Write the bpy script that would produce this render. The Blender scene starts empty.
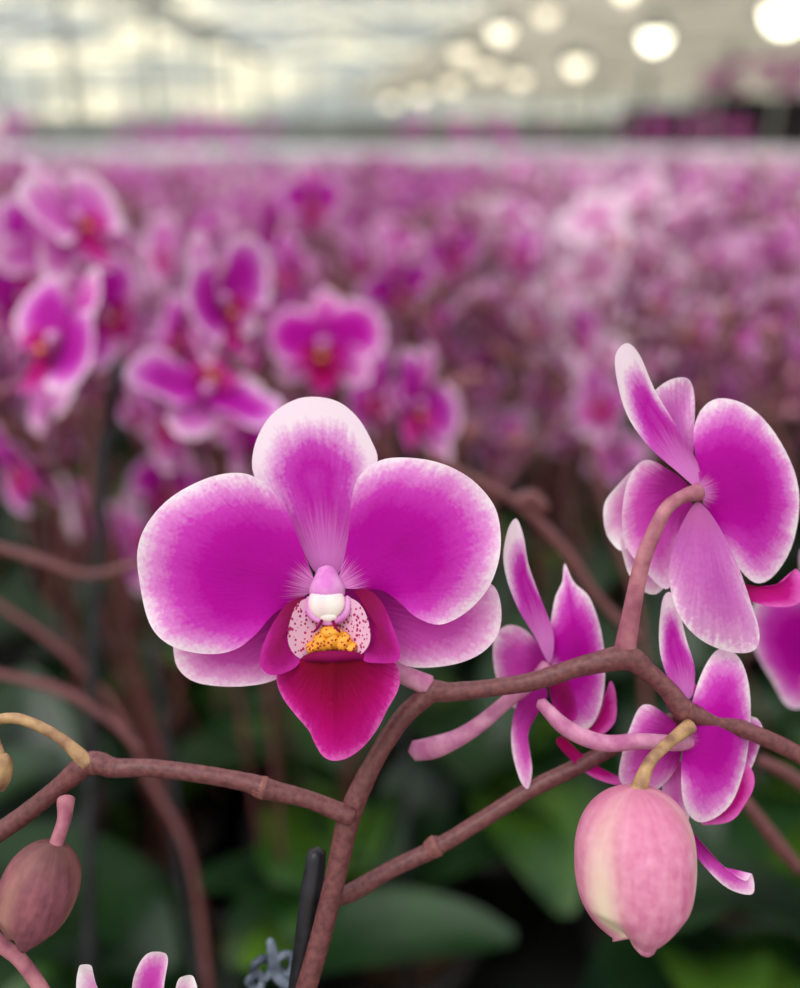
import bpy, math
import numpy as np
rng = np.random.default_rng(11)
PI = math.pi
PITCH = math.atan(354/900.0)
CAM = np.array([0.0, 0.0, 1.40])
RIGHT = np.array([1.0, 0, 0])
UP = np.array([0, math.sin(PITCH), math.cos(PITCH)])
FWD = np.array([0, math.cos(PITCH), -math.sin(PITCH)])
FPX = 900.0
D0 = 0.1625
scene = bpy.context.scene
try:
    scene.view_settings.view_transform = 'Standard'
except Exception:
    pass

def survey(u, v, d):
    """measured bearing + real distance -> world position (metres)"""
    return CAM + RIGHT*((u-400)/FPX*d) + UP*((494-v)/FPX*d) + FWD*d

# ------------------------------------------------------------ matrices
def mat4(R, t):
    M = np.eye(4); M[:3, :3] = R; M[:3, 3] = t; return M
def rx(a): c, s = math.cos(a), math.sin(a); return np.array([[1,0,0],[0,c,-s],[0,s,c]])
def ry(a): c, s = math.cos(a), math.sin(a); return np.array([[c,0,s],[0,1,0],[-s,0,c]])
def rz(a): c, s = math.cos(a), math.sin(a); return np.array([[c,-s,0],[s,c,0],[0,0,1]])
BASE = np.stack([RIGHT, UP, -FWD], axis=1)
def facing(pos, yaw=0, pitch=0, roll=0, s=0.001):
    R = BASE @ ry(math.radians(yaw)) @ rx(math.radians(pitch)) @ rz(math.radians(roll))
    return mat4(R*s, pos)

class MB:
    def __init__(s):
        s.v=[]; s.f=[]; s.m=[]; s.pc=[]; s.n=0; s.M=np.eye(4); s.mats=[]
    def add(s, v, f, mat, pc=None):
        v = np.asarray(v, float)
        v = v @ s.M[:3,:3].T + s.M[:3,3]
        if mat not in s.mats: s.mats.append(mat)
        mi = s.mats.index(mat)
        n = s.n
        s.f += [tuple(i+n for i in q) for q in f]
        s.m += [mi]*len(f)
        s.pc.append(np.zeros((len(v),3)) if pc is None else np.asarray(pc, float))
        s.v.append(v); s.n += len(v)
    def build(s, name, link=True, smooth=True, origin=None):
        V = np.concatenate(s.v); P = np.concatenate(s.pc)
        o = V.mean(0) if origin is None else np.asarray(origin, float)
        me = bpy.data.meshes.new(name)
        me.from_pydata((V-o).tolist(), [], s.f)
        for m in s.mats: me.materials.append(m)
        me.polygons.foreach_set('material_index', s.m)
        me.polygons.foreach_set('use_smooth', [smooth]*len(s.f))
        a = me.attributes.new('pc', 'FLOAT_VECTOR', 'POINT')
        a.data.foreach_set('vector', P.ravel())
        me.update()
        ob = bpy.data.objects.new(name, me)
        ob.location = o
        if link: scene.collection.objects.link(ob)
        return ob

# ------------------------------------------------------------ shapes
def cr_closed(P, n):
    P = np.asarray(P, float); k = len(P); out = []
    for j in range(n):
        t = j/n*k; i = int(t); f = t-i
        p0,p1,p2,p3 = P[(i-1)%k],P[i%k],P[(i+1)%k],P[(i+2)%k]
        out.append(0.5*((2*p1)+(p2-p0)*f+(2*p0-5*p1+4*p2-p3)*f*f+(3*p1-p0-3*p2+p3)*f**3))
    return np.array(out)
def cr_open(P, sub):
    P = np.asarray(P, float); P = np.vstack([2*P[0]-P[1], P, 2*P[-1]-P[-2]]); out=[]
    for i in range(1, len(P)-2):
        for j in range(sub):
            f=j/sub; p0,p1,p2,p3=P[i-1],P[i],P[i+1],P[i+2]
            out.append(0.5*((2*p1)+(p2-p0)*f+(2*p0-5*p1+4*p2-p3)*f*f+(3*p1-p0-3*p2+p3)*f**3))
    out.append(P[-2]); return np.array(out)
def sstep(a,b,x):
    t=np.clip((x-a)/(b-a),0,1); return t*t*(3-2*t)

def petal(mb, outline, base, zf, mat, rings=12, seg=64, center=None):
    out = cr_closed(outline, seg)
    c = out.mean(0) if center is None else np.asarray(center, float)
    base = np.asarray(base, float)
    pts=[c[None,:]]; rr=[np.zeros(1)]; th=[np.zeros(1)]
    tt = np.arange(seg)/seg*2*PI
    for i in range(1, rings+1):
        r=(i/rings)**0.85
        pts.append(c+(out-c)*r); rr.append(np.full(seg,r)); th.append(tt)
    p=np.concatenate(pts); r=np.concatenate(rr); th=np.concatenate(th)
    ax=c-base; ax/= max(1e-9,np.linalg.norm(ax)); per=np.array([-ax[1],ax[0]])
    L=max(1e-6,((out-base)@ax).max())
    dx=(p-base)@ax; dy=(p-base)@per
    rad=np.hypot(dx,dy)/L; ang=np.arctan2(dy, np.maximum(dx,1e-6)+0.04*L)
    z=zf(p[:,0],p[:,1],r,ang,rad,th)+0*r
    edge=r*sstep(0.05,0.7,rad)
    faces=[(0,1+j,1+(j+1)%seg) for j in range(seg)]
    for i in range(1,rings):
        a=1+(i-1)*seg; b=1+i*seg
        for j in range(seg):
            k=(j+1)%seg
            faces.append((a+j,b+j,b+k,a+k))
    mb.add(np.column_stack([p,z]), faces, mat, np.column_stack([ang,rad,edge]))

def tube(mb, pts, radii, mat, seg=12, sub=6, spine_noise=0.0):
    P=cr_open(np.column_stack([np.asarray(pts,float),radii]),sub)
    C=P[:,:3]; R=np.abs(P[:,3]); n=len(C)
    if spine_noise: R=R*(1+spine_noise*rng.standard_normal(n))
    T=np.gradient(C,axis=0); T/=np.linalg.norm(T,axis=1)[:,None]+1e-12
    a=np.array([0,0,1.0]) if abs(T[0][2])<0.9 else np.array([1.0,0,0])
    N=np.cross(T[0],a); N/=np.linalg.norm(N)
    vs=[]; pc=[]; s=0
    for i in range(n):
        N=N-T[i]*(N@T[i]); N/=np.linalg.norm(N); B=np.cross(T[i],N)
        th=np.arange(seg)/seg*2*PI
        vs.append(C[i]+R[i]*(np.cos(th)[:,None]*N+np.sin(th)[:,None]*B))
        pc.append(np.column_stack([th,np.full(seg,i/(n-1)),np.zeros(seg)]))
    V=np.concatenate(vs+[C[:1]-T[:1]*R[0]*0.6,C[-1:]+T[-1:]*R[-1]*0.6])
    pc=np.concatenate(pc+[[[0,0,0]],[[0,1,0]]])
    f=[]
    for i in range(n-1):
        for j in range(seg):
            k=(j+1)%seg; f.append((i*seg+j,i*seg+k,(i+1)*seg+k,(i+1)*seg+j))
    for j in range(seg):
        k=(j+1)%seg
        f.append((n*seg,k,j)); f.append((n*seg+1,(n-1)*seg+j,(n-1)*seg+k))
    mb.add(V,f,mat,pc)

def lathe(mb, prof, R, t, mat, seg=32, mod=None, pcf=None, hmod=None):
    """prof [(r,h)] revolved about local +Z, placed by rotation R and offset t"""
    n=len(prof); th=np.arange(seg)/seg*2*PI; vs=[]; pc=[]
    for i,(r,h) in enumerate(prof):
        q=np.full(seg,r) if mod is None else r*mod(th,i/(n-1))
        hh=np.full(seg,h) if hmod is None else h+hmod(th,i/(n-1))
        vs.append(np.column_stack([q*np.cos(th),q*np.sin(th),hh]))
        g=np.zeros(seg) if pcf is None else pcf(th,i/(n-1))
        pc.append(np.column_stack([th,np.full(seg,i/(n-1)),g]))
    V=np.concatenate(vs)@np.asarray(R).T+np.asarray(t)
    f=[]
    for i in range(n-1):
        for j in range(seg):
            k=(j+1)%seg; f.append((i*seg+j,i*seg+k,(i+1)*seg+k,(i+1)*seg+j))
    mb.add(V,f,mat,np.concatenate(pc))

def axis_R(d):
    d=np.asarray(d,float); d/=np.linalg.norm(d)
    a=np.array([0,1.0,0]) if abs(d[1])<0.9 else np.array([1.0,0,0])
    x=np.cross(a,d); x/=np.linalg.norm(x); y=np.cross(d,x)
    return np.stack([x,y,d],axis=1)

def bud(mb, root, direction, L, W, mat, seg=48, n=26, spin=0.4, box_=2.0):
    """closed bud: three sepals meeting along grooves, separate tips at the end"""
    prof=[]
    for i in range(n):
        t=i/(n-1); q=t**0.90
        r=W/2*max(0,(1-abs(2*q-1)**box_))**0.58
        r=max(r, W*0.20*sstep(.6,.9,t)*(1 if i<n-1 else 0))
        prof.append((max(r,1e-6),L*t if i<n-1 else L*.93))
    c3=lambda th: np.abs(np.cos(1.5*(th+spin)))
    mod=lambda th,t: 1-(0.07+0.30*max(0,t-.72)/.28)*c3(th)**5
    pcf=lambda th,t: c3(th)**9
    hm=lambda th,t: -L*0.09*max(0,t-.7)/.3*c3(th)**2*(1 if t<.999 else 0)
    lathe(mb,prof,axis_R(direction),root,mat,seg,mod,pcf,hm)

def blob(mb, c, s, mat, nu=24, nv=16, bump=0.0, ph=0.0):
    vs=[]; pc=[]
    for i in range(nv+1):
        p=PI*i/nv
        for j in range(nu):
            t=2*PI*j/nu; k=1+bump*math.sin(3*t+ph)*math.sin(2*p)
            vs.append([c[0]+s[0]*k*math.sin(p)*math.cos(t),c[1]+s[1]*k*math.cos(p),c[2]+s[2]*k*math.sin(p)*math.sin(t)])
            pc.append([t,i/nv,0])
    f=[]
    for i in range(nv):
        for j in range(nu):
            k=(j+1)%nu; f.append((i*nu+j,i*nu+k,(i+1)*nu+k,(i+1)*nu+j))
    mb.add(vs,f,mat,pc)

def box(mb, lo, hi, mat):
    x0,y0,z0=lo; x1,y1,z1=hi
    v=[(x0,y0,z0),(x1,y0,z0),(x1,y1,z0),(x0,y1,z0),(x0,y0,z1),(x1,y0,z1),(x1,y1,z1),(x0,y1,z1)]
    f=[(0,3,2,1),(4,5,6,7),(0,1,5,4),(1,2,6,5),(2,3,7,6),(3,0,4,7)]
    mb.add(v,f,mat)

# ------------------------------------------------------------ materials
def srgb(r,g,b):
    f=lambda c:(c/255/12.92) if c/255<=0.04045 else ((c/255+0.055)/1.055)**2.4
    return (f(r),f(g),f(b),1)
def newmat(name):
    m=bpy.data.materials.new(name); m.use_nodes=True; nt=m.node_tree
    for n in list(nt.nodes): nt.nodes.remove(n)
    return m,nt
def N(nt,t,**k):
    n=nt.nodes.new(t)
    for a,b in k.items(): setattr(n,a,b)
    return n
def mth(nt,op,a,b=None,c=None,clamp=False):
    n=N(nt,'ShaderNodeMath',operation=op); n.use_clamp=clamp
    for i,x in enumerate((a,b,c)):
        if x is None: continue
        if isinstance(x,(int,float)): n.inputs[i].default_value=x
        else: nt.links.new(x,n.inputs[i])
    return n.outputs[0]
def ramp(nt,fac,stops):
    r=N(nt,'ShaderNodeValToRGB'); e=r.color_ramp.elements
    while len(e)<len(stops): e.new(0.5)
    for i,(p,c) in enumerate(stops): e[i].position=p; e[i].color=c
    nt.links.new(fac,r.inputs[0]); return r.outputs[0]
def mixc(nt,fac,a,b):
    n=N(nt,'ShaderNodeMix',data_type='RGBA')
    for s,x in ((n.inputs[0],fac),(n.inputs[6],a),(n.inputs[7],b)):
        if isinstance(x,(int,float,tuple)): s.default_value=x
        else: nt.links.new(x,s)
    return n.outputs[2]
def finish(nt,col,rough=0.5,trans=0.0,bump=None,bs=0.2,bd=0.0003,spec=0.3,sheen=0.0):
    p=N(nt,'ShaderNodeBsdfPrincipled'); o=N(nt,'ShaderNodeOutputMaterial')
    if isinstance(col,tuple): p.inputs['Base Color'].default_value=col
    else: nt.links.new(col,p.inputs['Base Color'])
    p.inputs['Roughness'].default_value=rough; p.inputs['Specular IOR Level'].default_value=spec
    p.inputs['Sheen Weight'].default_value=sheen
    if bump is not None:
        b=N(nt,'ShaderNodeBump'); b.inputs['Strength'].default_value=bs; b.inputs['Distance'].default_value=bd
        nt.links.new(bump,b.inputs['Height']); nt.links.new(b.outputs[0],p.inputs['Normal'])
    if trans>0:
        t=N(nt,'ShaderNodeBsdfTranslucent'); mx=N(nt,'ShaderNodeMixShader'); mx.inputs[0].default_value=trans
        if isinstance(col,tuple): t.inputs[0].default_value=col
        else: nt.links.new(col,t.inputs[0])
        nt.links.new(p.outputs[0],mx.inputs[1]); nt.links.new(t.outputs[0],mx.inputs[2]); nt.links.new(mx.outputs[0],o.inputs[0])
    else: nt.links.new(p.outputs[0],o.inputs[0])

def m_petal(name, stops, base, b0=0.05, b1=0.28, tip=0.0, amp=0.2, vs=9.0, trans=0.25, bmix=0.8, spec=0.12, vein=0.5):
    m,nt=newmat(name)
    a=N(nt,'ShaderNodeAttribute',attribute_name='pc'); s=N(nt,'ShaderNodeSeparateXYZ')
    nt.links.new(a.outputs['Vector'],s.inputs[0]); X,Y,Z=s.outputs
    def streak(kx,ky,det):
        c=N(nt,'ShaderNodeCombineXYZ'); nt.links.new(mth(nt,'MULTIPLY',X,kx),c.inputs[0]); nt.links.new(mth(nt,'MULTIPLY',Y,ky),c.inputs[1])
        n=N(nt,'ShaderNodeTexNoise'); n.inputs['Scale'].default_value=1; n.inputs['Detail'].default_value=det
        nt.links.new(c.outputs[0],n.inputs['Vector']); return n.outputs[0]
    n1=streak(vs*0.6,1.5,1); n2=streak(vs*4,4.0,2)
    tc=N(nt,'ShaderNodeTexCoord'); n3=N(nt,'ShaderNodeTexNoise'); n3.inputs['Scale'].default_value=1300; n3.inputs['Detail'].default_value=3
    nt.links.new(tc.outputs['Object'],n3.inputs['Vector'])
    e=Z
    if tip: e=mth(nt,'ADD',e,mth(nt,'MULTIPLY',mth(nt,'POWER',Y,3.0),tip))
    e=mth(nt,'ADD',e,mth(nt,'MULTIPLY',mth(nt,'SUBTRACT',n1,0.5),amp))
    e=mth(nt,'ADD',e,mth(nt,'MULTIPLY',mth(nt,'SUBTRACT',n2,0.5),amp*vein))
    e=mth(nt,'ADD',e,mth(nt,'MULTIPLY',mth(nt,'SUBTRACT',n3.outputs[0],0.5),amp*0.9),clamp=True)
    col=ramp(nt,e,stops)
    mr=N(nt,'ShaderNodeMapRange',interpolation_type='SMOOTHSTEP'); mr.inputs[1].default_value=b0; mr.inputs[2].default_value=b1; mr.inputs[3].default_value=bmix; mr.inputs[4].default_value=0
    yy=mth(nt,'ADD',Y,mth(nt,'MULTIPLY',mth(nt,'SUBTRACT',n2,0.5),0.3)); nt.links.new(yy,mr.inputs[0])
    col=mixc(nt,mr.outputs[0],col,base)
    h=mth(nt,'ADD',mth(nt,'MULTIPLY',n2,0.5),mth(nt,'MULTIPLY',n3.outputs[0],0.6))
    finish(nt,col,0.6,trans,h,0.3,0.0004,spec,0.0)
    return m

DEEP=srgb(170,0,146); MAG=srgb(184,4,160); MID=srgb(204,58,186); LT=srgb(229,140,217); WH=srgb(250,229,245)
PET=m_petal('petal_front',[(0,DEEP),(0.38,MAG),(0.65,MID),(0.85,LT),(1.0,WH)],srgb(228,150,216),0.05,0.19,amp=0.2)
SEPD=m_petal('sepal_dorsal',[(0,srgb(194,54,178)),(0.3,srgb(186,20,164)),(0.56,srgb(200,66,186)),(0.79,srgb(229,160,221)),(1.0,WH)],srgb(224,146,216),0.1,0.5,tip=0.34,amp=0.26,vs=9,bmix=0.7,vein=.8)
SEPL=m_petal('sepal_lateral',[(0,srgb(198,50,172)),(0.5,srgb(210,82,188)),(0.8,srgb(231,152,215)),(1.0,srgb(250,224,242))],srgb(152,6,126),0.25,0.6,amp=0.28,vs=7,vein=.6)
BACK=m_petal('petal_back',[(0,srgb(188,84,178)),(0.45,srgb(206,112,194)),(0.8,srgb(226,160,216)),(1.0,WH)],srgb(190,100,165),0.05,0.35,amp=0.4,vs=9,vein=1.0)
LIP=m_petal('lip_velvet',[(0,srgb(172,0,84)),(0.6,srgb(184,2,116)),(0.86,srgb(198,28,144)),(1.0,srgb(222,96,186))],srgb(112,0,28),0.1,0.8,amp=0.25,vs=7,trans=0.1,bmix=1.0,spec=0.1)
LIPF=m_petal('lip_field',[(0,srgb(176,0,110)),(0.6,srgb(186,10,134)),(1.0,srgb(220,100,190))],srgb(140,0,70),0.1,0.7,amp=0.2,trans=0.15)
LOBE=m_petal('lip_side_lobe',[(0,srgb(134,0,76)),(0.6,srgb(152,4,108)),(1.0,srgb(186,36,150))],srgb(130,4,68),0.1,0.5,amp=0.3,trans=0.15,spec=0.12)
PALEP=m_petal('petal_pale',[(0,srgb(212,104,190)),(0.45,srgb(226,156,210)),(0.75,srgb(240,208,230)),(0.95,srgb(251,242,248))],srgb(190,60,150),0.1,0.3,amp=0.3)
PALEF=m_petal('petal_field_pale',[(0,srgb(214,132,194)),(0.45,srgb(230,176,216)),(0.75,srgb(242,216,234)),(0.95,srgb(252,246,250))],srgb(186,60,140),0.1,0.3,amp=0.3)
FM=m_petal('petal_field_magenta',[(0,srgb(168,4,148)),(0.45,srgb(188,34,174)),(0.75,srgb(216,116,208)),(0.97,srgb(246,212,240))],srgb(150,0,110),0.05,0.25,amp=0.2)
FK=m_petal('petal_field_pink',[(0,srgb(202,80,186)),(0.5,srgb(218,122,204)),(0.8,srgb(236,182,226)),(1,srgb(250,228,244))],srgb(184,40,144),0.05,0.25,amp=0.2)

def m_spots(name,bgc,dot,scale,th,rough,trans):
    m,nt=newmat(name); tc=N(nt,'ShaderNodeTexCoord')
    v=N(nt,'ShaderNodeTexVoronoi'); v.inputs['Scale'].default_value=scale; nt.links.new(tc.outputs['Object'],v.inputs['Vector'])
    n=N(nt,'ShaderNodeTexNoise'); n.inputs['Scale'].default_value=scale*.4; nt.links.new(tc.outputs['Object'],n.inputs['Vector'])
    f=mth(nt,'LESS_THAN',mth(nt,'ADD',v.outputs['Distance'],mth(nt,'MULTIPLY',mth(nt,'SUBTRACT',n.outputs[0],.5),.5)),th)
    finish(nt,mixc(nt,f,bgc,dot),rough,trans); return m
THR=m_spots('lip_throat',srgb(234,184,214),srgb(176,20,96),1350,0.34,0.45,0.15)
CAL=m_spots('lip_callus',srgb(236,160,54),srgb(154,30,34),1500,0.35,0.5,0.0)
def m_noise(name,c1,c2,scale,rough=0.5,trans=0,bs=0.3,bd=0.0004,spec=0.3,lo=0.35,hi=0.65):
    m,nt=newmat(name); tc=N(nt,'ShaderNodeTexCoord'); n=N(nt,'ShaderNodeTexNoise'); n.inputs['Scale'].default_value=scale; n.inputs['Detail'].default_value=5
    nt.links.new(tc.outputs['Object'],n.inputs['Vector'])
    finish(nt,ramp(nt,n.outputs[0],[(lo,c1),(hi,c2)]),rough,trans,n.outputs[0],bs,bd,spec); return m
CAP=m_noise('anther_cap',srgb(236,200,216),srgb(250,238,234),160,0.4)
COL=m_noise('column_pink',srgb(214,120,202),srgb(234,174,224),260,0.45,0.1)
STEM=m_noise('stem_bark',srgb(84,42,50),srgb(124,74,74),900,0.42,0,0.25,0.0004,0.4,.28,.74)
STEMG=m_noise('stem_greenish',srgb(128,92,74),srgb(186,150,108),300,0.5)
PED=m_noise('pedicel_pink',srgb(182,100,148),srgb(218,154,186),260,0.5,0.1)
PEDB=m_noise('pedicel_brownpink',srgb(142,76,98),srgb(184,120,132),260,0.5)
NODE=m_noise('node_sheath',srgb(104,56,60),srgb(144,94,86),400,0.5)
def m_bud(name,a,b,seam,head):
    m,nt=newmat(name); at=N(nt,'ShaderNodeAttribute',attribute_name='pc'); s=N(nt,'ShaderNodeSeparateXYZ'); nt.links.new(at.outputs['Vector'],s.inputs[0])
    c=N(nt,'ShaderNodeCombineXYZ'); nt.links.new(mth(nt,'MULTIPLY',s.outputs[0],4),c.inputs[0]); nt.links.new(mth(nt,'MULTIPLY',s.outputs[1],2.5),c.inputs[1])
    n=N(nt,'ShaderNodeTexNoise'); n.inputs['Scale'].default_value=1.3; n.inputs['Detail'].default_value=4; nt.links.new(c.outputs[0],n.inputs['Vector'])
    tc=N(nt,'ShaderNodeTexCoord'); n2=N(nt,'ShaderNodeTexNoise'); n2.inputs['Scale'].default_value=500; n2.inputs['Detail'].default_value=4; nt.links.new(tc.outputs['Object'],n2.inputs['Vector'])
    q=mth(nt,'ADD',mth(nt,'MULTIPLY',n.outputs[0],.55),mth(nt,'MULTIPLY',n2.outputs[0],.45))
    col=ramp(nt,q,[(0.34,a),(0.64,b)])
    mr=N(nt,'ShaderNodeMapRange'); mr.inputs[1].default_value=.02; mr.inputs[2].default_value=.3; mr.inputs[3].default_value=.7; mr.inputs[4].default_value=0; nt.links.new(s.outputs[1],mr.inputs[0])
    col=mixc(nt,mr.outputs[0],col,head)
    f=mth(nt,'MULTIPLY',s.outputs[2],mth(nt,'ADD',mth(nt,'MULTIPLY',s.outputs[1],1.2),.1),clamp=True)
    finish(nt,mixc(nt,f,col,seam),0.5,0.1,q,0.2,0.0004,0.2); return m
BUDP=m_bud('bud_pink',srgb(208,106,152),srgb(232,158,190),srgb(250,234,206),srgb(200,120,148))
BUDB=m_bud('bud_brown',srgb(108,58,72),srgb(152,92,104),srgb(172,124,114),srgb(96,66,58))
LEAF=m_noise('leaf_green',srgb(12,34,18),srgb(48,84,40),7,0.35,0.2,0.1,0.001,0.5)
LEAFB=m_noise('leaf_bright',srgb(30,72,26),srgb(112,156,48),9,0.35,0.3,0.1,0.001,0.5)
POT=m_noise('pot_plastic',srgb(18,18,20),srgb(38,36,36),20,0.4)
BARK=m_noise('bark_mix',srgb(30,20,14),srgb(80,56,38),60,0.9,0,1,0.01)
STAKE=m_noise('stake_black',srgb(18,18,22),srgb(44,42,50),200,0.35)
CLIP=m_noise('clip_plastic',srgb(60,70,90),srgb(150,165,185),150,0.15,0.3,spec=0.6)

# ------------------------------------------------------------ flower template (mm, front +Z, up +Y)
def gen_outline(L,W,a,b,ang,n=14,x0=0.0):
    ts=np.linspace(0,1,n); w=W/2*np.sin(PI*ts**a)**b
    up=np.column_stack([x0+L*ts,w]); dn=np.column_stack([x0+L*ts,-w])[1:-1][::-1]
    P=np.vstack([up,dn]); c,s=math.cos(ang),math.sin(ang)
    return P@np.array([[c,s],[-s,c]])
def flower(mb, fold=0.0, hi=True, mats=None, r=None):
    r=r or rng; PT,SP,LP=mats
    R,S=(8,44) if hi else (3,14); nn=14 if hi else 8
    j=lambda k: float(r.normal(0,k))
    def zf(z0,slope,cup,rip):
        ph=j(2)
        return lambda x,y,rr,an,rd,th: z0+slope*rd*30+cup*(an**2)*rd*12+rip*rr**3*np.sin(3*th+ph)
    petal(mb,gen_outline(31+j(1.5),20,0.95,0.6,math.radians(90+j(5)),nn),(0,0),zf(-1.5,-0.12+fold*0.7+j(.12),-0.5,0.8),SP,R,S)
    for sg in (-38,-142):
        petal(mb,gen_outline(31+j(1.5),19,1.0,0.6,math.radians(sg+j(7)),nn),(0,0),zf(-2.5,-0.1+fold*0.7+j(.15),-0.4,0.8),SP,R,S)
    for sg in (16,164):
        petal(mb,gen_outline(34+j(1.5),33+j(2),1.12,0.62,math.radians(sg+j(6)),nn),(0,0),zf(0.8,-0.05+fold+j(.12),0.5,1.6),PT,R,S)
    petal(mb,gen_outline(23,20,0.8,0.8,math.radians(-90),nn,3),(0,-3),lambda x,y,rr,an,rd,th: 8-np.abs(x)*0.4-3*rd,LP,R,S)
    for sx in (-1,1):
        petal(mb,[(sx*2,-1),(sx*6,1),(sx*11,-4),(sx*11,-10),(sx*6,-10),(sx*2,-6)],(0,-2),lambda x,y,rr,an,rd,th: 3+0.6*np.abs(x),LP,3 if hi else 2,16 if hi else 8)
    blob(mb,(0,0,4),(2.6,3.2,3.2),COL,10 if hi else 6,8 if hi else 4)
    blob(mb,(0,-6,6),(3,2,2),CAL,10 if hi else 6,6 if hi else 4)
    tube(mb,[(0,0,0),(0,-1,-8),(0,-6,-16)],[2,1.6,1.3],PED,6,2)

# ------------------------------------------------------------ HERO FLOWER
hero=MB()
def hframe(u0,v0,d):
    s=d/FPX
    # local (x right, y down, z toward viewer) in measured units
    return mat4(np.stack([RIGHT,-UP,-FWD],axis=1)*s, survey(u0,v0,d)-(RIGHT*u0-UP*v0)*s)
hero.M=hframe(328,600,D0)
rip=lambda r,th,k,f,ph: k*r**4*np.sin(f*th+ph)
# dorsal sepal
petal(hero,[(316,575),(302,552),(288,525),(268,500),(252,478),(249,458),(256,432),(272,409),(300,395),(333,398),(356,415),(371,440),(377,460),(366,482),(354,515),(349,545),(337,575)],(326,590),
      lambda x,y,r,a,rd,th:-12-10*rd**2-22*a**2*rd+rip(r,th,2,4,0),SEPD,14,80)
# lateral sepals (behind)
petal(hero,[(315,600),(292,600),(260,606),(222,614),(186,620),(170,633),(167,652),(172,674),(193,688),(238,691),(277,682),(302,654),(318,625)],(320,600),
      lambda x,y,r,a,rd,th:-16-8*rd-14*a**2*rd+rip(r,th,2,3,1),SEPL)
petal(hero,[(340,600),(362,584),(400,582),(440,588),(478,586),(496,588),(504,610),(501,637),(482,658),(448,670),(405,670),(378,644),(352,618)],(336,598),
      lambda x,y,r,a,rd,th:-16-8*rd-14*a**2*rd+rip(r,th,2,3,2),SEPL)
# petals
petal(hero,[(315,586),(309,562),(296,530),(283,502),(262,480),(238,473),(205,479),(172,497),(150,523),(139,552),(139,582),(146,612),(160,634),(182,648),(212,653),(238,647),(258,632),(276,612),(298,600)],(320,590),
      lambda x,y,r,a,rd,th:2+16*np.sin(np.minimum(rd,1.1)*2.2)-12*rd**2-6*a**2*rd+rip(r,th,5,5,0.5)+2*np.sin(a*7+1)*rd*r,PET,18,100,center=(244,572))
petal(hero,[(339,584),(345,556),(350,525),(353,496),(362,474),(382,460),(410,458),(442,464),(472,480),(494,505),(500,532),(497,562),(486,590),(466,612),(440,623),(416,615),(400,602),(382,590),(358,588)],(335,588),
      lambda x,y,r,a,rd,th:2+16*np.sin(np.minimum(rd,1.1)*2.2)-12*rd**2-6*a**2*rd+rip(r,th,5,5,2.2)+2*np.sin(a*7)*rd*r,PET,18,100,center=(402,548))
# throat floor
petal(hero,[(295,612),(304,598),(330,594),(356,598),(368,613),(371,636),(358,652),(330,656),(303,654),(292,636)],(330,600),
      lambda x,y,r,a,rd,th:6+18*(np.abs(x-331)/38)**2+8*rd,THR,10,40)
# side lobes
petal(hero,[(306,596),(290,601),(277,618),(267,640),(264,658),(274,669),(292,666),(303,656),(297,640),(292,622),(300,610)],(302,598),
      lambda x,y,r,a,rd,th:12+20*rd-12*(r*0.5)**2,LOBE,8,48,center=(282,642))
petal(hero,[(355,590),(368,588),(382,600),(392,621),(400,644),(397,656),(380,658),(364,655),(368,638),(371,618),(364,604)],(358,596),
      lambda x,y,r,a,rd,th:12+20*rd-12*(r*0.5)**2,LOBE,8,48,center=(382,632))
# mid lobe with central keel
petal(hero,[(281,668),(300,657),(318,651),(334,650),(352,650),(374,650),(392,658),(400,672),(398,688),(388,706),(377,728),(362,746),(344,755),(326,753),(316,740),(310,726),(297,710),(284,694),(278,680)],(334,642),
      lambda x,y,r,a,rd,th:32-0.26*np.abs(x-334)-16*rd**2+4*np.exp(-((x-334)/7)**2)*(1-np.minimum(rd,1))+rip(r,th,2.5,5,0),LIP,16,90,center=(337,696))
tube(hero,[(302,657,18),(318,652,28),(334,651,31),(352,651,28),(368,654,20)],[3,5,6,5,3],LOBE,10,5)
# callus
for cx,cy,sx,sy,ph in ((323,639,9,10,0),(334,637,8,10,1),(345,639,9,10,2),(315,644,7,6,1),(352,644,7,6,3),(333,629,12,6,2)):
    blob(hero,(cx,cy,20),(sx,sy,9),CAL,22,14,0.12,ph)
# column + anther cap
tube(hero,[(326,570,-2),(327,580,4),(328,590,10),(329,600,13)],[9,14,18,15],COL,20,6)
blob(hero,(328,600,18),(18,17,11),CAP,28,20,0.03)
blob(hero,(330,613,21),(9,6,5),CAP,16,10)
tube(hero,[(311,596,12),(313,612,17),(330,620,20),(346,612,17),(348,596,12)],[3.5,4,3,4,3.5],COL,10,5)
for sx in (-1,1): tube(hero,[(329+sx*5,617,22),(329+sx*9,624,27),(329+sx*13,628,27)],[1.6,1.4,1],LOBE,8,4)
# pedicel behind
tube(hero,[(330,600,-10),(350,640,-34),(380,668,-40),(404,682,-36),(430,692,-30)],[10,9,8,10,11],PED,14,6)
o=hero.build('orchid_flower')
def petalgroup(name,u0,v0,d,parts,tubes=()):
    mb=MB(); mb.M=hframe(u0,v0,d)
    for ol,base,z0,gx,gy,cup,mat in parts:
        ol=np.array(ol,float); ph=rng.uniform(0,6)
        def zf(x,y,r,a,rd,th,z0=z0,gx=gx,gy=gy,cup=cup,base=base,ph=ph):
            return z0+gx*(x-base[0])+gy*(y-base[1])+cup*(r**2-1)+2.5*r**4*np.sin(4*th+ph)
        petal(mb,ol,base,zf,mat,12,60)
    for pts,rad,mat in tubes: tube(mb,pts,rad,mat,14,6)
    return mb.build(name)

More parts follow.
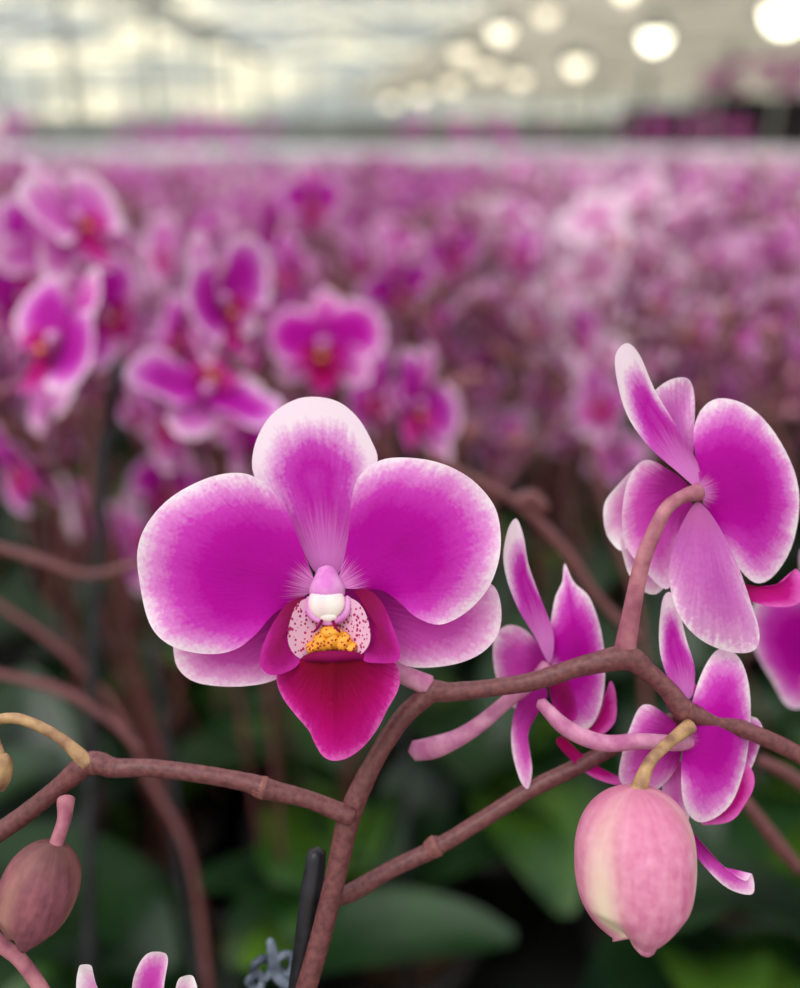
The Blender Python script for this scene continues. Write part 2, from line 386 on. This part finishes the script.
# flower seen from behind, upper right
petalgroup('orchid_flower',695,500,0.168,[
 ([(688,470),(662,440),(652,412),(654,394),(672,379),(690,378),(698,394),(697,426),(697,460)],(692,480),-14,0,-.06,8,BACK),
 ([(655,465),(640,470),(626,484),(613,503),(611,525),(618,542),(632,552),(650,520),(664,490)],(690,492),-26,.1,0,6,PALEP),
 ([(692,486),(668,466),(648,460),(634,478),(626,510),(628,540),(640,562),(668,590),(684,560),(692,520)],(692,492),-10,.12,.05,10,SEPL),
 ([(628,535),(634,570),(646,590),(664,597),(678,574),(664,548)],(690,500),-26,.05,0,5,PALEP),
 ([(703,496),(697,462),(695,430),(705,406),(724,398),(754,407),(781,432),(801,470),(806,508),(799,550),(781,578),(760,584),(738,564),(720,535),(708,512)],(698,492),-4,-.12,-.03,-14,PET),
 ([(699,488),(678,474),(648,448),(624,416),(612,382),(611,358),(622,346),(634,357),(650,388),(668,416),(686,446),(699,468)],(697,488),0,-.12,-.07,7,SEPD),
 ([(692,503),(678,525),(669,556),(668,590),(679,620),(702,641),(731,651),(750,647),(755,628),(746,596),(734,565),(718,530),(704,508)],(697,500),8,.0,.02,-14,BACK),
 ([(744,585),(765,588),(785,584),(803,570),(810,590),(802,607),(775,608),(752,600)],(740,580),-14,0,0,5,LIPF),
],[([(696,492,8),(680,496,14),(662,508,16),(648,535,16),(638,565,12),(630,612,6),(625,655,-4)],[9,7,7,7.5,8,9,11],PEDB)])
# middle side-view flower
petalgroup('orchid_flower',550,660,0.176,[
 ([(550,640),(555,600),(563,582),(566,564),(574,582),(590,598),(602,632),(605,670),(601,705),(591,728),(570,738),(556,712),(550,675)],(548,664),-6,.1,0,-10,PET),
 ([(549,662),(534,636),(514,602),(502,562),(505,530),(514,518),(521,534),(526,562),(538,594),(552,632)],(549,660),4,-.1,-.08,5,SEPD),
 ([(550,664),(532,636),(512,627),(498,638),(495,662),(501,690),(516,712),(532,700),(545,684)],(549,664),-12,.15,0,-7,SEPL),
 ([(541,684),(522,694),(512,715),(511,745),(518,775),(527,785),(531,765),(526,738),(534,712),(546,696)],(543,684),6,.05,.05,4,SEPL),
 ([(575,728),(596,724),(607,700),(612,682),(618,700),(616,722),(600,740),(582,746)],(575,725),-10,.1,0,5,LIPF),
 ([(562,735),(580,752),(600,766),(622,778),(615,782),(592,776),(570,758),(556,742)],(560,735),4,0,.05,3,LIPF),
 ([(548,668),(560,672),(572,690),(576,712),(566,722),(552,705)],(548,668),6,0,0,-4,LOBE),
],[([(414,752,-4),(434,748,-2),(458,738,0),(482,722,2),(508,700,2),(532,684,-2),(548,666,-4)],[10,11,9,8,7,7,7],PED)])
# lower-right side-view flower
petalgroup('orchid_flower',700,745,0.168,[
 ([(694,700),(678,694),(664,664),(659,628),(662,602),(670,592),(679,606),(688,640),(696,672)],(694,715),-8,-.05,-.06,5,SEPD),
 ([(686,735),(694,700),(703,672),(716,654),(730,650),(744,662),(752,690),(754,726),(748,765),(732,802),(710,820),(694,820),(682,800),(680,768)],(684,735),0,-.1,.04,-12,PET),
 ([(684,735),(662,712),(646,708),(636,728),(626,755),(624,785),(640,798),(664,792),(680,770)],(686,738),-10,.1,0,-7,SEPL),
 ([(752,726),(762,722),(770,732),(766,760),(752,780),(744,775)],(745,745),-20,0,0,3,SEPL),
 ([(712,815),(735,792),(748,768),(757,776),(755,798),(742,818),(722,828),(705,828)],(715,800),-10,0,0,5,LIPF),
 ([(688,828),(704,846),(726,868),(742,878),(750,872),(753,882),(748,892),(728,888),(706,868),(690,846)],(690,826),4,0,0,3,SEPL),
 ([(668,776),(680,762),(690,775),(694,800),(690,835),(680,850),(668,820)],(680,765),-16,0,.05,4,PALEP),
 ([(700,690),(716,700),(728,720),(722,735),(704,728)],(690,735),-22,0,0,4,LIPF),
],[([(690,742,-2),(672,742,4),(640,739,8),(600,740,10),(565,726,8),(540,702,2)],[8,8,8,8.5,8.5,6],PED)])
# bottom-edge bloom (only sepal tips reach frame)
petalgroup('orchid_flower',140,1030,0.160,[
 ([(134,1040),(133,990),(140,962),(155,948),(168,955),(166,980),(156,1040)],(145,1050),0,0,-.05,5,SEPL),
 ([(120,1050),(85,1020),(76,985),(80,965),(90,966),(97,985),(130,1045)],(140,1050),-4,0,-.05,5,PALEP),
 ([(150,1050),(172,1010),(176,985),(184,975),(194,980),(196,1000),(165,1052)],(145,1050),-4,0,-.05,5,PALEP),
 ([(145,1050),(100,1055),(70,1080),(80,1110),(115,1110),(140,1080)],(145,1052),-2,0,0,6,PET),
 ([(145,1050),(190,1055),(220,1080),(210,1110),(175,1110),(150,1080)],(145,1052),-2,0,0,6,PET),
 ([(145,1055),(125,1085),(130,1120),(146,1135),(160,1120),(165,1085)],(145,1052),8,0,0,-4,LIP),
])
# right-edge bloom
mb=MB(); mb.M=facing(survey(852,652,0.20),-60,10,15,0.00085); flower(mb,0.15,True,(PET,SEPL,LIP)); mb.build('orchid_flower')

# ------------------------------------------------------------ buds
k=D0/FPX
mb=MB()
bud(mb,survey(636,786,0.158),-UP*1.0+RIGHT*0.01,0.158*163/FPX,0.158*123/FPX,BUDP,spin=-1.40,box_=2.35,n=40,seg=90)
tube(mb,[survey(690,726,0.166),survey(672,740,0.163),survey(650,762,0.160),survey(637,794,0.158)],np.array([8,6,6,9])*k,STEMG)
mb.build('orchid_bud')
mb=MB()
bud(mb,survey(56,842,0.158),-UP*1.0-RIGHT*0.34,0.158*112/FPX,0.158*78/FPX,BUDB,spin=0.9,box_=2.1)
tube(mb,[survey(66,800,0.163),survey(64,820,0.160),survey(54,850,0.158)],np.array([9,7,7])*k,PEDB)
mb.build('orchid_bud')
mb=MB(); bud(mb,survey(2,752,0.160),-UP-RIGHT*0.1,0.16*42/FPX,0.16*24/FPX,STEMG)
tube(mb,[survey(-12,722,0.163),survey(-6,735,0.161),survey(1,755,0.160)],np.array([5,4,4])*k,STEMG); mb.build('orchid_bud')

# ------------------------------------------------------------ hero stems
def branch(mb,pts,d,mat,dz=None,seg=18):
    P=[survey(u,v,(d if dz is None else dz[i])) for i,(u,v,r) in enumerate(pts)]
    tube(mb,P,[r*k for _,_,r in pts],mat,seg,7,0.01)
mb=MB()
branch(mb,[(286,1060,11),(300,1010,11),(320,940,11),(336,875,11),(350,815,12),(374,762,10),(402,718,10),(424,698,10.5),(434,691,11.5),(450,692,10),(490,688,9),(530,682,9.5),(560,673,10),(572,669,10),(600,662,11.5),(628,658,13),(648,672,10),(668,690,10),(682,708,11.5),(700,716,10),(740,728,9),(790,750,9),(850,785,9)],0.168,STEM)
base=survey(286,1060,0.168)
tube(mb,[base,base+[0.0,0.012,-0.08],[-0.03,0.15,1.05],[-0.03,0.16,0.88]],[.0020,.0024,.003,.0035],STEM)
branch(mb,[(-60,880,9),(-20,845,10),(20,818,10),(58,788,10),(84,766,12),(98,763,11.5),(115,768,10),(150,768,9),(200,774,9),(245,782,9.5),(263,788,11.5),(275,791,10),(310,800,9),(352,817,10)],0.166,STEM)
branch(mb,[(88,764,8),(76,752,7),(60,738,5.5),(34,724,5.5),(10,718,5.5),(-20,724,5.5)],0.165,STEMG)
branch(mb,[(338,898,9),(356,890,10),(390,870,9),(428,852,9.5),(436,846,10.5),(446,842,9),(490,815,9),(530,790,9),(575,768,9),(625,742,8),(680,716,8)],0.176,STEM,)
branch(mb,[(-30,915,7),(2,945,7),(22,962,7),(48,1000,7),(70,1050,7)],0.160,PEDB)
for (u,v,d,tx,ty) in ((94,763,.166,1,-.2),(264,788,.166,1,.2),(436,846,.176,1,-.6),(684,710,.168,1,.6)):
    c=survey(u,v,d); ax=RIGHT*tx-UP*ty; ax/=np.linalg.norm(ax)
    R_=axis_R(ax); r0=11*k
    lathe(mb,[(r0*.9,-r0*.9),(r0*1.05,-r0*.3),(r0*1.10,r0*.1),(r0*.9,r0*.3)],R_,c,NODE,18)
mb.build('orchid_stem')
# out-of-focus stems close behind
mb=MB()
def bs(pts,d,r,mat=STEM): tube(mb,[survey(u,v,d) for u,v in pts],[r*(1+0.3*(i%2)) for i in range(len(pts))],mat,8,5)
bs([(430,455),(470,478),(515,502),(560,545),(600,600),(640,640)],0.30,.0016)
bs([(515,505),(530,498),(545,510)],0.30,.0024)
bs([(120,360),(105,450),(98,560),(92,700),(90,860),(88,1000)],0.40,.0028,STAKE)
bs([(-10,545),(40,560),(90,575),(150,560)],0.34,.0017); bs([(-10,600),(50,640),(110,700),(150,780),(190,860),(210,1000)],0.40,.0015)
bs([(150,640),(170,760),(180,880),(200,990)],0.46,.0022,STAKE)
bs([(-10,672),(60,690),(110,720),(140,750)],0.32,.0015)
bs([(745,800),(775,840),(800,870)],0.24,.0016); bs([(760,760),(790,775),(820,800)],0.24,.0015)
bs([(400,420),(410,560),(405,760),(410,1000)],0.55,.0020,STAKE)
bs([(590,440),(610,520),(640,620),(650,800)],0.5,.0020)
for i in range(26):
    u=rng.uniform(0,800); v=rng.uniform(310,470); d=rng.uniform(.5,.8)
    bs([(u,v+160),(u+rng.normal(0,20),v+80),(u+rng.normal(0,35),v),(u+rng.normal(0,60),v-50)],d,.0018)
    for q in range(3):
        c=survey(u+rng.normal(0,30),v-50+rng.normal(0,25),d); bud(mb,c,rng.normal(0,1,3),.015,.011,BUDB,10,7)
mb.build('orchid_stem')
# stake
mb=MB()
a=survey(317,852,0.172); b=survey(296,1010,0.172)
P=[a+(b-a)*t for t in np.linspace(0,1,5)]+[b+(b-a)*1.0,[-0.03,0.17,0.85]]
tube(mb,P,[10*k,12*k]+[11.5*k]*5,STAKE,18,4); mb.build('plant_stake')
mb=MB(); mb.M=hframe(275,965,0.19)
for cx,cy,r in ((262,968,9),(284,964,9),(255,982,7),(300,980,9)):
    th=np.linspace(0,2*PI,11); tube(mb,[(cx+r*math.cos(t),cy+r*math.sin(t),4*math.sin(2*t)) for t in th],[4]*11,CLIP,8,3)
tube(mb,[(270,940,0),(274,955,3),(278,975,0),(300,992,0)],[4,6,7,6],CLIP,10,4)
mb.build('plant_clip')

# ------------------------------------------------------------ mid-ground flowers
def midflower(u,v,w,yaw,pitch,roll,fold,mats,jd=1.0):
    d=0.064*FPX/w*jd; p=survey(u,v,d); m=MB(); m.M=facing(p,yaw,pitch,roll,0.001); flower(m,fold,True,mats)
    m.M=np.eye(4); back=facing(p,yaw,pitch,roll,0.001)[:3,:3]@np.array([0,-6,-16.0])
    q=p+back; tube(m,[q,q+[rng.normal(0,.006),.01,-.02],q+[rng.normal(0,.02),.03,-.09],[q[0]+rng.normal(0,.03),q[1]+.06,0.92]],[.0011,.0014,.0016,.0024],STEM,8,4)
    m.build('orchid_flower')
A=(PET,SEPL,LIP); B=(FK,FK,LIPF); B2=(FM,FK,LIPF); Cc=(FM,SEPL,LIPF); Pp=(PALEP,SEPL,LIPF)
for a in [(70,222,145,62,-25,25,.2,B),(38,250,120,-120,0,10,.2,B2),(62,342,160,-38,-15,-30,.15,Cc),(98,310,120,60,20,70,.2,Cc),(40,385,125,130,10,20,.2,B),
          (215,300,150,66,0,30,.3,B2),(255,325,120,-70,10,-20,.3,Cc),(325,345,125,-12,5,0,0.1,A),(412,405,130,62,0,-25,.45,Cc),(380,395,110,-60,0,30,.3,B2),
          (205,395,150,35,-45,150,.3,B2),(165,420,125,-60,30,60,.3,B),(240,425,120,120,0,40,.2,B2),(20,468,120,-50,30,60,.2,Cc),(130,545,90,60,-10,100,.3,B),
          (240,255,90,-70,10,10,.25,B),(90,508,85,-70,10,40,.5,Pp),(310,200,75,30,20,10,.1,Cc),(575,330,90,70,0,10,.3,Cc),(600,400,90,-65,10,40,.3,B),
          (560,410,70,50,20,80,.2,Cc),(395,285,80,40,30,30,.2,Cc),(165,480,95,50,30,0,.3,Cc),(430,330,75,60,0,60,.3,Cc),(165,250,80,-50,10,20,.2,B),(790,640,110,60,0,0,.3,Cc),
          (360,260,70,-50,30,20,.2,B),(610,455,75,130,0,20,.2,B),(480,360,70,70,20,50,.3,Cc),(270,225,70,60,10,70,.2,Cc),(520,250,60,-40,20,0,.2,B),(660,300,65,40,20,0,.2,Pp),
          (130,380,110,100,10,20,.3,Cc),(290,270,85,-60,0,30,.2,Cc),(180,345,110,-50,0,80,.3,Cc),(15,300,110,70,0,0,.2,Cc),(450,250,65,30,10,20,.2,Cc),(700,330,65,-60,10,0,.2,Pp),(740,370,70,60,0,30,.2,B)]:
    midflower(*a)

# ------------------------------------------------------------ plants for the crop
def leaf(mb,az,L,W,elev,droop,h,mat,n=9):
    vs=[];pc=[];f=[]
    for i in range(n+1):
        t=i/n; w=W/2*(math.sin(PI*min(.995,(t*0.93+0.05))**0.85)**0.6)
        r=0.008+L*t*math.cos(elev); z=h+L*(math.sin(elev)*t-droop*t*t)
        for s in (-1,-.5,0,.5,1):
            zz=z+abs(s)*w*0.35
            vs.append([r*math.cos(az)-s*w*math.sin(az),r*math.sin(az)+s*w*math.cos(az),zz]); pc.append([s,t,0])
    for i in range(n):
        for j in range(4): f.append((i*5+j,i*5+j+1,i*5+j+6,i*5+j+5))
    mb.add(vs,f,mat,pc)
def potleaves(mb,nl=6,big=1.0,bright=.2):
    lathe(mb,[(.001,0),(.042,0),(.055,.10),(.060,.10),(.060,.112),(.054,.112),(.052,.10)],np.eye(3),(0,0,0),POT,20)
    lathe(mb,[(.053,.098),(.03,.104),(.001,.106)],np.eye(3),(0,0,0),BARK,16)
    a0=rng.uniform(0,6)
    for i in range(nl):
        leaf(mb,a0+i*PI*0.97+rng.normal(0,.25),rng.uniform(.12,.18)*big,rng.uniform(.045,.06)*big,rng.uniform(.3,1.0),rng.uniform(.2,.55),.105+.006*i,LEAFB if rng.random()<bright else LEAF)
def plant(name,mats,nfl,nbud,nbr=3):
    mb=MB(); potleaves(mb,5)
    for sp in range(2):
        az=rng.uniform(0,2*PI); dx,dy=math.cos(az)*.03,math.sin(az)*.03
        top=np.array([dx*1.6,dy*1.6,rng.uniform(.43,.52)])
        tube(mb,[(dx*.3,dy*.3,.1),(dx,dy,.25),(dx*1.3,dy*1.3,.36),top],[.003,.0026,.0024,.0018],STEM,6,3)
        for b in range(nbr):
            h=rng.uniform(.28,.42); a2=rng.uniform(0,2*PI); rr=rng.uniform(.04,.085)
            p0=np.array([dx*1.2,dy*1.2,h]); p2=p0+[math.cos(a2)*rr,math.sin(a2)*rr,rng.uniform(.03,.11)]
            p1=(p0+p2)/2+[0,0,-.008]
            tube(mb,[p0,p1,p2],[.0024,.002,.0016],STEM,5,3)
            for i in range(nfl):
                t=rng.uniform(.3,1.1); c=p0+(p2-p0)*t+rng.normal(0,.014,3)+[0,0,.012]
                R=rz(rng.normal(0,1.5))@rx(PI/2+rng.normal(0,.45))@rz(rng.normal(0,.6))
                mb.M=mat4(R*rng.uniform(.00065,.00098),c); flower(mb,rng.uniform(0,.5),False,mats); mb.M=np.eye(4)
            for i in range(nbud):
                c=p2+rng.normal(0,.018,3)+[0,0,.006]
                L=rng.uniform(.010,.020)
                bud(mb,c,rng.normal(0,1,3)+[0,0,.4],L,L*.7,BUDB if rng.random()<.8 else BUDP,9,6)
                tube(mb,[p2,(p2+c)/2+[0,0,.004],c],[.001,.001,.001],STEM,4,2)
    return mb.build(name,link=False,origin=(0,0,0))
col=bpy.data.collections.new('orchid_plant_variants')
defs=[((FM,FK,LIPF),3,2,3),((FM,FM,LIPF),3,4,3),((FK,FK,LIPF),3,2,3),((FM,FK,LIPF),1,7,4),((PALEF,PALEF,LIPF),4,2,3),((PALEF,FK,LIPF),3,3,3)]
for i,(m,nf,nb,nr) in enumerate(defs):
    col.objects.link(plant('orchid_plant_%s'%'abcdef'[i],m,nf,nb,nr))
mb=MB(); potleaves(mb,8,1.1,.15); col.objects.link(mb.build('orchid_plant_g',link=False,origin=(0,0,0)))
mb=MB(); potleaves(mb,7,1.15,.45); col.objects.link(mb.build('orchid_plant_h',link=False,origin=(0,0,0)))
col.objects.link(plant('orchid_plant_i',(FM,FK,LIPF),0,8,4))
col.objects.link(plant('orchid_plant_j',(PALEF,FM,LIPF),4,2,3))

pts=[];idx=[];rot=[];scl=[]
y=0.42
while y<5.6:
    step=0.13 if y<3 else 0.16
    half=0.75+0.62*y
    x=-half
    while x<half:
        px=x+rng.normal(0,.02); py=y+rng.normal(0,.02)
        if y<0.74: i=6+int(rng.random()<.4)
        else:
            r=rng.random(); pale=min(.9,max(0.0,(px/ (0.3+0.45*y)-0.0)*1.2))
            if r<pale: i=int(rng.choice([4,5,4,5,2,4,9,3]))
            else: i=int(rng.choice([0,1,2,9,0,1,2,3]))
            if y<1.8 and rng.random()<.12: i=8
        pts.append((px,py,0.80)); idx.append(i); rot.append((rng.normal(0,.05),rng.normal(0,.05),rng.normal(0,1.2)))
        scl.append(rng.uniform(.9,1.15) if i in (6,7) else rng.uniform(.88,1.07)*(0.95 if y>3.5 else 1))
        x+=step
    y+=step*0.95
me=bpy.data.meshes.new('orchid_crop'); me.from_pydata(pts,[],[])
a=me.attributes.new('idx','INT','POINT'); a.data.foreach_set('value',idx)
a=me.attributes.new('rot','FLOAT_VECTOR','POINT'); a.data.foreach_set('vector',np.array(rot).ravel())
a=me.attributes.new('scl','FLOAT','POINT'); a.data.foreach_set('value',scl)
crop=bpy.data.objects.new('orchid_crop',me); scene.collection.objects.link(crop)
ng=bpy.data.node_groups.new('crop_instancing','GeometryNodeTree')
ng.interface.new_socket('Geometry',in_out='INPUT',socket_type='NodeSocketGeometry'); ng.interface.new_socket('Geometry',in_out='OUTPUT',socket_type='NodeSocketGeometry')
gi=ng.nodes.new('NodeGroupInput'); go=ng.nodes.new('NodeGroupOutput')
ci=ng.nodes.new('GeometryNodeCollectionInfo'); ci.inputs['Collection'].default_value=col; ci.inputs['Separate Children'].default_value=True; ci.inputs['Reset Children'].default_value=True
ip=ng.nodes.new('GeometryNodeInstanceOnPoints'); ip.inputs['Pick Instance'].default_value=True
def na(nm,t):
    n=ng.nodes.new('GeometryNodeInputNamedAttribute'); n.data_type=t; n.inputs['Name'].default_value=nm
    return [o for o in n.outputs if o.enabled and o.name=='Attribute'][0]
er=ng.nodes.new('FunctionNodeEulerToRotation')
ng.links.new(gi.outputs[0],ip.inputs['Points']); ng.links.new(ci.outputs[0],ip.inputs['Instance'])
ng.links.new(na('idx','INT'),ip.inputs['Instance Index']); ng.links.new(na('rot','FLOAT_VECTOR'),er.inputs[0]); ng.links.new(er.outputs[0],ip.inputs['Rotation']); ng.links.new(na('scl','FLOAT'),ip.inputs['Scale'])
ng.links.new(ip.outputs[0],go.inputs[0])
crop.modifiers.new('instances','NODES').node_group=ng

# hero pot
mb=MB(); mb.M=mat4(np.eye(3),(-0.03,0.15,0.80)); potleaves(mb,4,0.7); mb.build('orchid_pot')

# ------------------------------------------------------------ greenhouse
BENCH=m_noise('bench_dark',srgb(20,24,20),srgb(40,42,36),12,0.8)
METAL=m_noise('galvanised_steel',srgb(130,136,136),srgb(170,174,172),3,0.45)
CONC=m_noise('concrete_floor',srgb(95,95,90),srgb(125,122,115),2,0.85)
WHITEM=m_noise('white_cover',srgb(188,180,194),srgb(244,238,244),1.6,0.6)
SCREEN=m_noise('shade_screen',srgb(190,184,168),srgb(232,226,208),0.6,0.85,0.5)
DARKM=m_noise('dark_equipment',srgb(34,32,38),srgb(70,64,72),2,0.6)
mb=MB(); box(mb,(-8,0.05,0.74),(8,5.9,0.80),BENCH)
for x in (-6,-3,0,3,6):
    for yy in (0.6,3.0,5.5): box(mb,(x-.03,yy-.03,0),(x+.03,yy+.03,0.74),METAL)
mb.build('growing_bench',smooth=False)
mb=MB(); box(mb,(-25,-10,-0.1),(25,60,0),CONC); mb.build('floor',smooth=False)
# bench with white cover sheet beyond the crop
mb=MB(); box(mb,(-10,6.3,1.24),(10,10.2,1.28),WHITEM)
for x in np.arange(-9.5,10,1.9):
    box(mb,(x-.03,6.5,0),(x+.03,6.56,1.24),METAL); box(mb,(x-.03,9.9,0),(x+.03,9.96,1.24),METAL)
for yy in (6.3,8.2,10.1): box(mb,(-10,yy,1.28),(10,yy+.08,1.33),WHITEM)
mb.build('growing_bench',smooth=False)
mb=MB(); box(mb,(-14,11,1.0),(14,12.4,1.05),WHITEM)
for x in range(-14,15,4): box(mb,(x-.05,11.2,0),(x+.05,11.3,1.0),METAL)
mb.build('growing_bench',smooth=False)
mb=MB()
for i in range(520):
    if i<380:
        x=rng.uniform(-13,13)
        if math.sin(x*2.1)+0.5*math.sin(x*5.3)<-0.35: continue
        c=np.array([x,rng.uniform(11,12.2),rng.uniform(1.34,1.66)])
    else: c=np.array([rng.uniform(3.9,9),rng.uniform(12.75,12.95),rng.uniform(2.0,2.4)])
    mb.M=mat4(rz(rng.normal(0,.6))@rx(PI/2)*rng.uniform(.0018,.003),c); flower(mb,.2,False,(FM,FM,LIPF))
mb.M=np.eye(4)
for x in np.arange(-13.5,13.5,.4):
    tube(mb,[(x,11.8,1.05),(x+rng.normal(0,.05),11.8,1.5)],[.03,.012],LEAF,5,2)
mb.build('orchid_flower_bank')
# structure
mb=MB()
for yy in (12,18,24,30,36,42):
    for xc in (-12,0,12):
        apex=(xc,yy,6.3); l=(xc-6,yy,4.6); r=(xc+6,yy,4.6)
        for a_,b_ in ((l,apex),(apex,r),(l,r),((xc-3,yy,4.6),(xc-3,yy,5.45)),((xc+3,yy,4.6),(xc+3,yy,5.45)),((xc,yy,4.6),apex),((xc-3,yy,5.45),(xc,yy,4.6)),((xc+3,yy,5.45),(xc,yy,4.6))):
            a_=np.array(a_,float);b_=np.array(b_,float); tube(mb,[a_,(a_+b_)/2,b_],[.05]*3,METAL,6,1)
    for xc in (-18,-6,6,18): box(mb,(xc-.07,yy-.07,0),(xc+.07,yy+.07,4.6),METAL)
for xc in (-18,-6,6,18): box(mb,(xc-.15,10,4.5),(xc+.15,44,4.7),METAL)
mb.build('greenhouse_frame',smooth=False)
m,nt=newmat('greenhouse_glass')
t=N(nt,'ShaderNodeBsdfTransparent'); dd=N(nt,'ShaderNodeBsdfTranslucent'); dd.inputs[0].default_value=(.95,.93,.82,1); mx=N(nt,'ShaderNodeMixShader'); mx.inputs[0].default_value=.25; oo=N(nt,'ShaderNodeOutputMaterial')
nt.links.new(t.outputs[0],mx.inputs[1]); nt.links.new(dd.outputs[0],mx.inputs[2]); nt.links.new(mx.outputs[0],oo.inputs[0]); GLASS=m
mb=MB()
for xc in (-12,0,12):
    for a_,b_ in (((xc-6,4.65),(xc,6.35)),((xc,6.35),(xc+6,4.65))):
        mb.add([(a_[0],10,a_[1]),(b_[0],10,b_[1]),(b_[0],44,b_[1]),(a_[0],44,a_[1])],[(0,1,2,3)],GLASS)
        for yy in np.arange(10,44.1,2):
            p=np.array([a_[0],yy,a_[1]]);q=np.array([b_[0],yy,b_[1]]); tube(mb,[p,(p+q)/2,q],[.025]*3,METAL,4,1)
mb.build('greenhouse_roof',smooth=False)
mb=MB()
mb.add([(-18,44,1.6),(18,44,1.6),(18,44,4.6),(-18,44,4.6)],[(0,1,2,3)],GLASS)
box(mb,(-18,43.9,0),(18,44.1,2.4),METAL)
for x in np.arange(-18,18.1,2): box(mb,(x-.06,43.85,0),(x+.06,44.15,4.6),METAL)
box(mb,(-18,43.85,3.4),(18,44.15,3.5),METAL)
mb.build('wall_back',smooth=False)
# shade screen on the right, its free edge drawn across at a slant
mb=MB(); n=60
vs=[]
for i in range(n+1):
    yy=8+i*35/n; zz=3.0+0.05*math.sin(i*2.1)
    x0=1.5-(yy-10)*0.125
    for j in range(17):
        xx=x0+j*1.0; vs.append((xx,yy,zz+0.05*math.sin(j*1.7)+0.02*math.sin(i+j)))
f=[]
for i in range(n):
    for j in range(16): a_=i*17+j; f.append((a_,a_+1,a_+18,a_+17))
mb.add(vs,f,SCREEN); mb.build('shade_screen')
mb=MB()
for (x0,x1,y0,z1) in ((3.3,9,14,1.85),(4,10,12.6,1.95)):
    for zz in (0.6,1.2,z1-.1): box(mb,(x0,y0,zz),(x1,y0+.6,zz+.08),DARKM)
    box(mb,(x0,y0+.5,0),(x1,y0+.6,z1),DARKM)
    for x in np.arange(x0,x1,.8): box(mb,(x,y0-.05,0),(x+.06,y0,z1+.15),METAL)
mb.build('storage_rack',smooth=False)
# lamps
def glow(name,st,c):
    m,nt=newmat(name); e=N(nt,'ShaderNodeEmission'); e.inputs[0].default_value=c; e.inputs[1].default_value=st; oo=N(nt,'ShaderNodeOutputMaterial'); nt.links.new(e.outputs[0],oo.inputs[0]); return m
GL=[glow('lamp_glow_a',6,(1,.93,.72,1)),glow('lamp_glow_b',3.2,(1,.90,.68,1)),glow('lamp_glow_c',2.2,(1,.88,.64,1))]
def lamp(p,s=1.0,g=1):
    mb=MB()
    lathe(mb,[(.03,.16),(.06,.14),(.08,.06),(.17,-.02),(.175,-.03),(.16,-.03),(.07,.05),(.001,.06)],np.eye(3)*s,p,METAL,16)
    mb.M=mat4(np.eye(3),p); blob(mb,(0,0,-0.02),(.10*s,.10*s,.12*s),GL[g],12,8); mb.M=np.eye(4)
    tube(mb,[(p[0],p[1],p[2]+.15),(p[0],p[1],p[2]+.18),(p[0],p[1],2.95)],[.01]*3,METAL,5,1)
    mb.build('grow_lamp')
for x,yy,s,g in ((4.15,10.9,2.3,0),(3.45,13.6,1.8,0),(3.2,18,2.0,1),(2.6,21.5,2.1,2),(2.12,9.6,1.0,1),(1.63,11.25,1.1,2),(1.30,13,1.4,1),(1.0,15.8,1.7,2),(1.25,24,2.3,2),(.6,29,2.5,2),(1.7,19,1.8,2),(-.3,34,2.6,2)): lamp((x,yy,2.76),s,g)

# ------------------------------------------------------------ world + light
w=bpy.data.worlds.new('sky'); scene.world=w; w.use_nodes=True; nt=w.node_tree
for n_ in list(nt.nodes): nt.nodes.remove(n_)
tc=N(nt,'ShaderNodeTexCoord'); sp=N(nt,'ShaderNodeSeparateXYZ'); nt.links.new(tc.outputs['Generated'],sp.inputs[0])
mp=N(nt,'ShaderNodeMapping'); mp.inputs['Scale'].default_value=(2.6,2.6,20.0); nt.links.new(tc.outputs['Generated'],mp.inputs[0])
no=N(nt,'ShaderNodeTexNoise'); no.inputs['Scale'].default_value=2.0; no.inputs['Detail'].default_value=3; nt.links.new(mp.outputs[0],no.inputs['Vector'])
low=ramp(nt,no.outputs[0],[(0.40,(0.34,0.40,0.42,1)),(0.49,(0.66,0.67,0.56,1)),(0.60,(1.7,1.56,1.1,1))])
hi=mixc(nt,0.5,(0.90,0.95,1.0,1),(1.0,0.98,0.95,1))
mr=N(nt,'ShaderNodeMapRange',interpolation_type='SMOOTHSTEP'); mr.inputs[1].default_value=0.18; mr.inputs[2].default_value=0.5; nt.links.new(sp.outputs[2],mr.inputs[0])
c=mixc(nt,mr.outputs[0],low,hi)
bg=N(nt,'ShaderNodeBackground'); bg.inputs[1].default_value=1.18; nt.links.new(c,bg.inputs[0]); wo=N(nt,'ShaderNodeOutputWorld'); nt.links.new(bg.outputs[0],wo.inputs[0])
sl=bpy.data.lights.new('sun','SUN'); sl.energy=1.5; sl.angle=math.radians(40); sl.color=(1,.97,.93)
so=bpy.data.objects.new('sun',sl); so.rotation_euler=(math.radians(20),math.radians(-24),0); so.location=(0,0,8); scene.collection.objects.link(so)

cd=bpy.data.cameras.new('camera'); cd.sensor_fit='HORIZONTAL'; cd.sensor_width=36; cd.lens=40.5; cd.clip_start=0.01; cd.clip_end=200
cd.dof.use_dof=True; cd.dof.focus_distance=D0-0.001; cd.dof.aperture_fstop=40.5/5.6
co=bpy.data.objects.new('camera',cd); co.location=CAM; co.rotation_euler=(PI/2-PITCH,0,0); scene.collection.objects.link(co); scene.camera=co
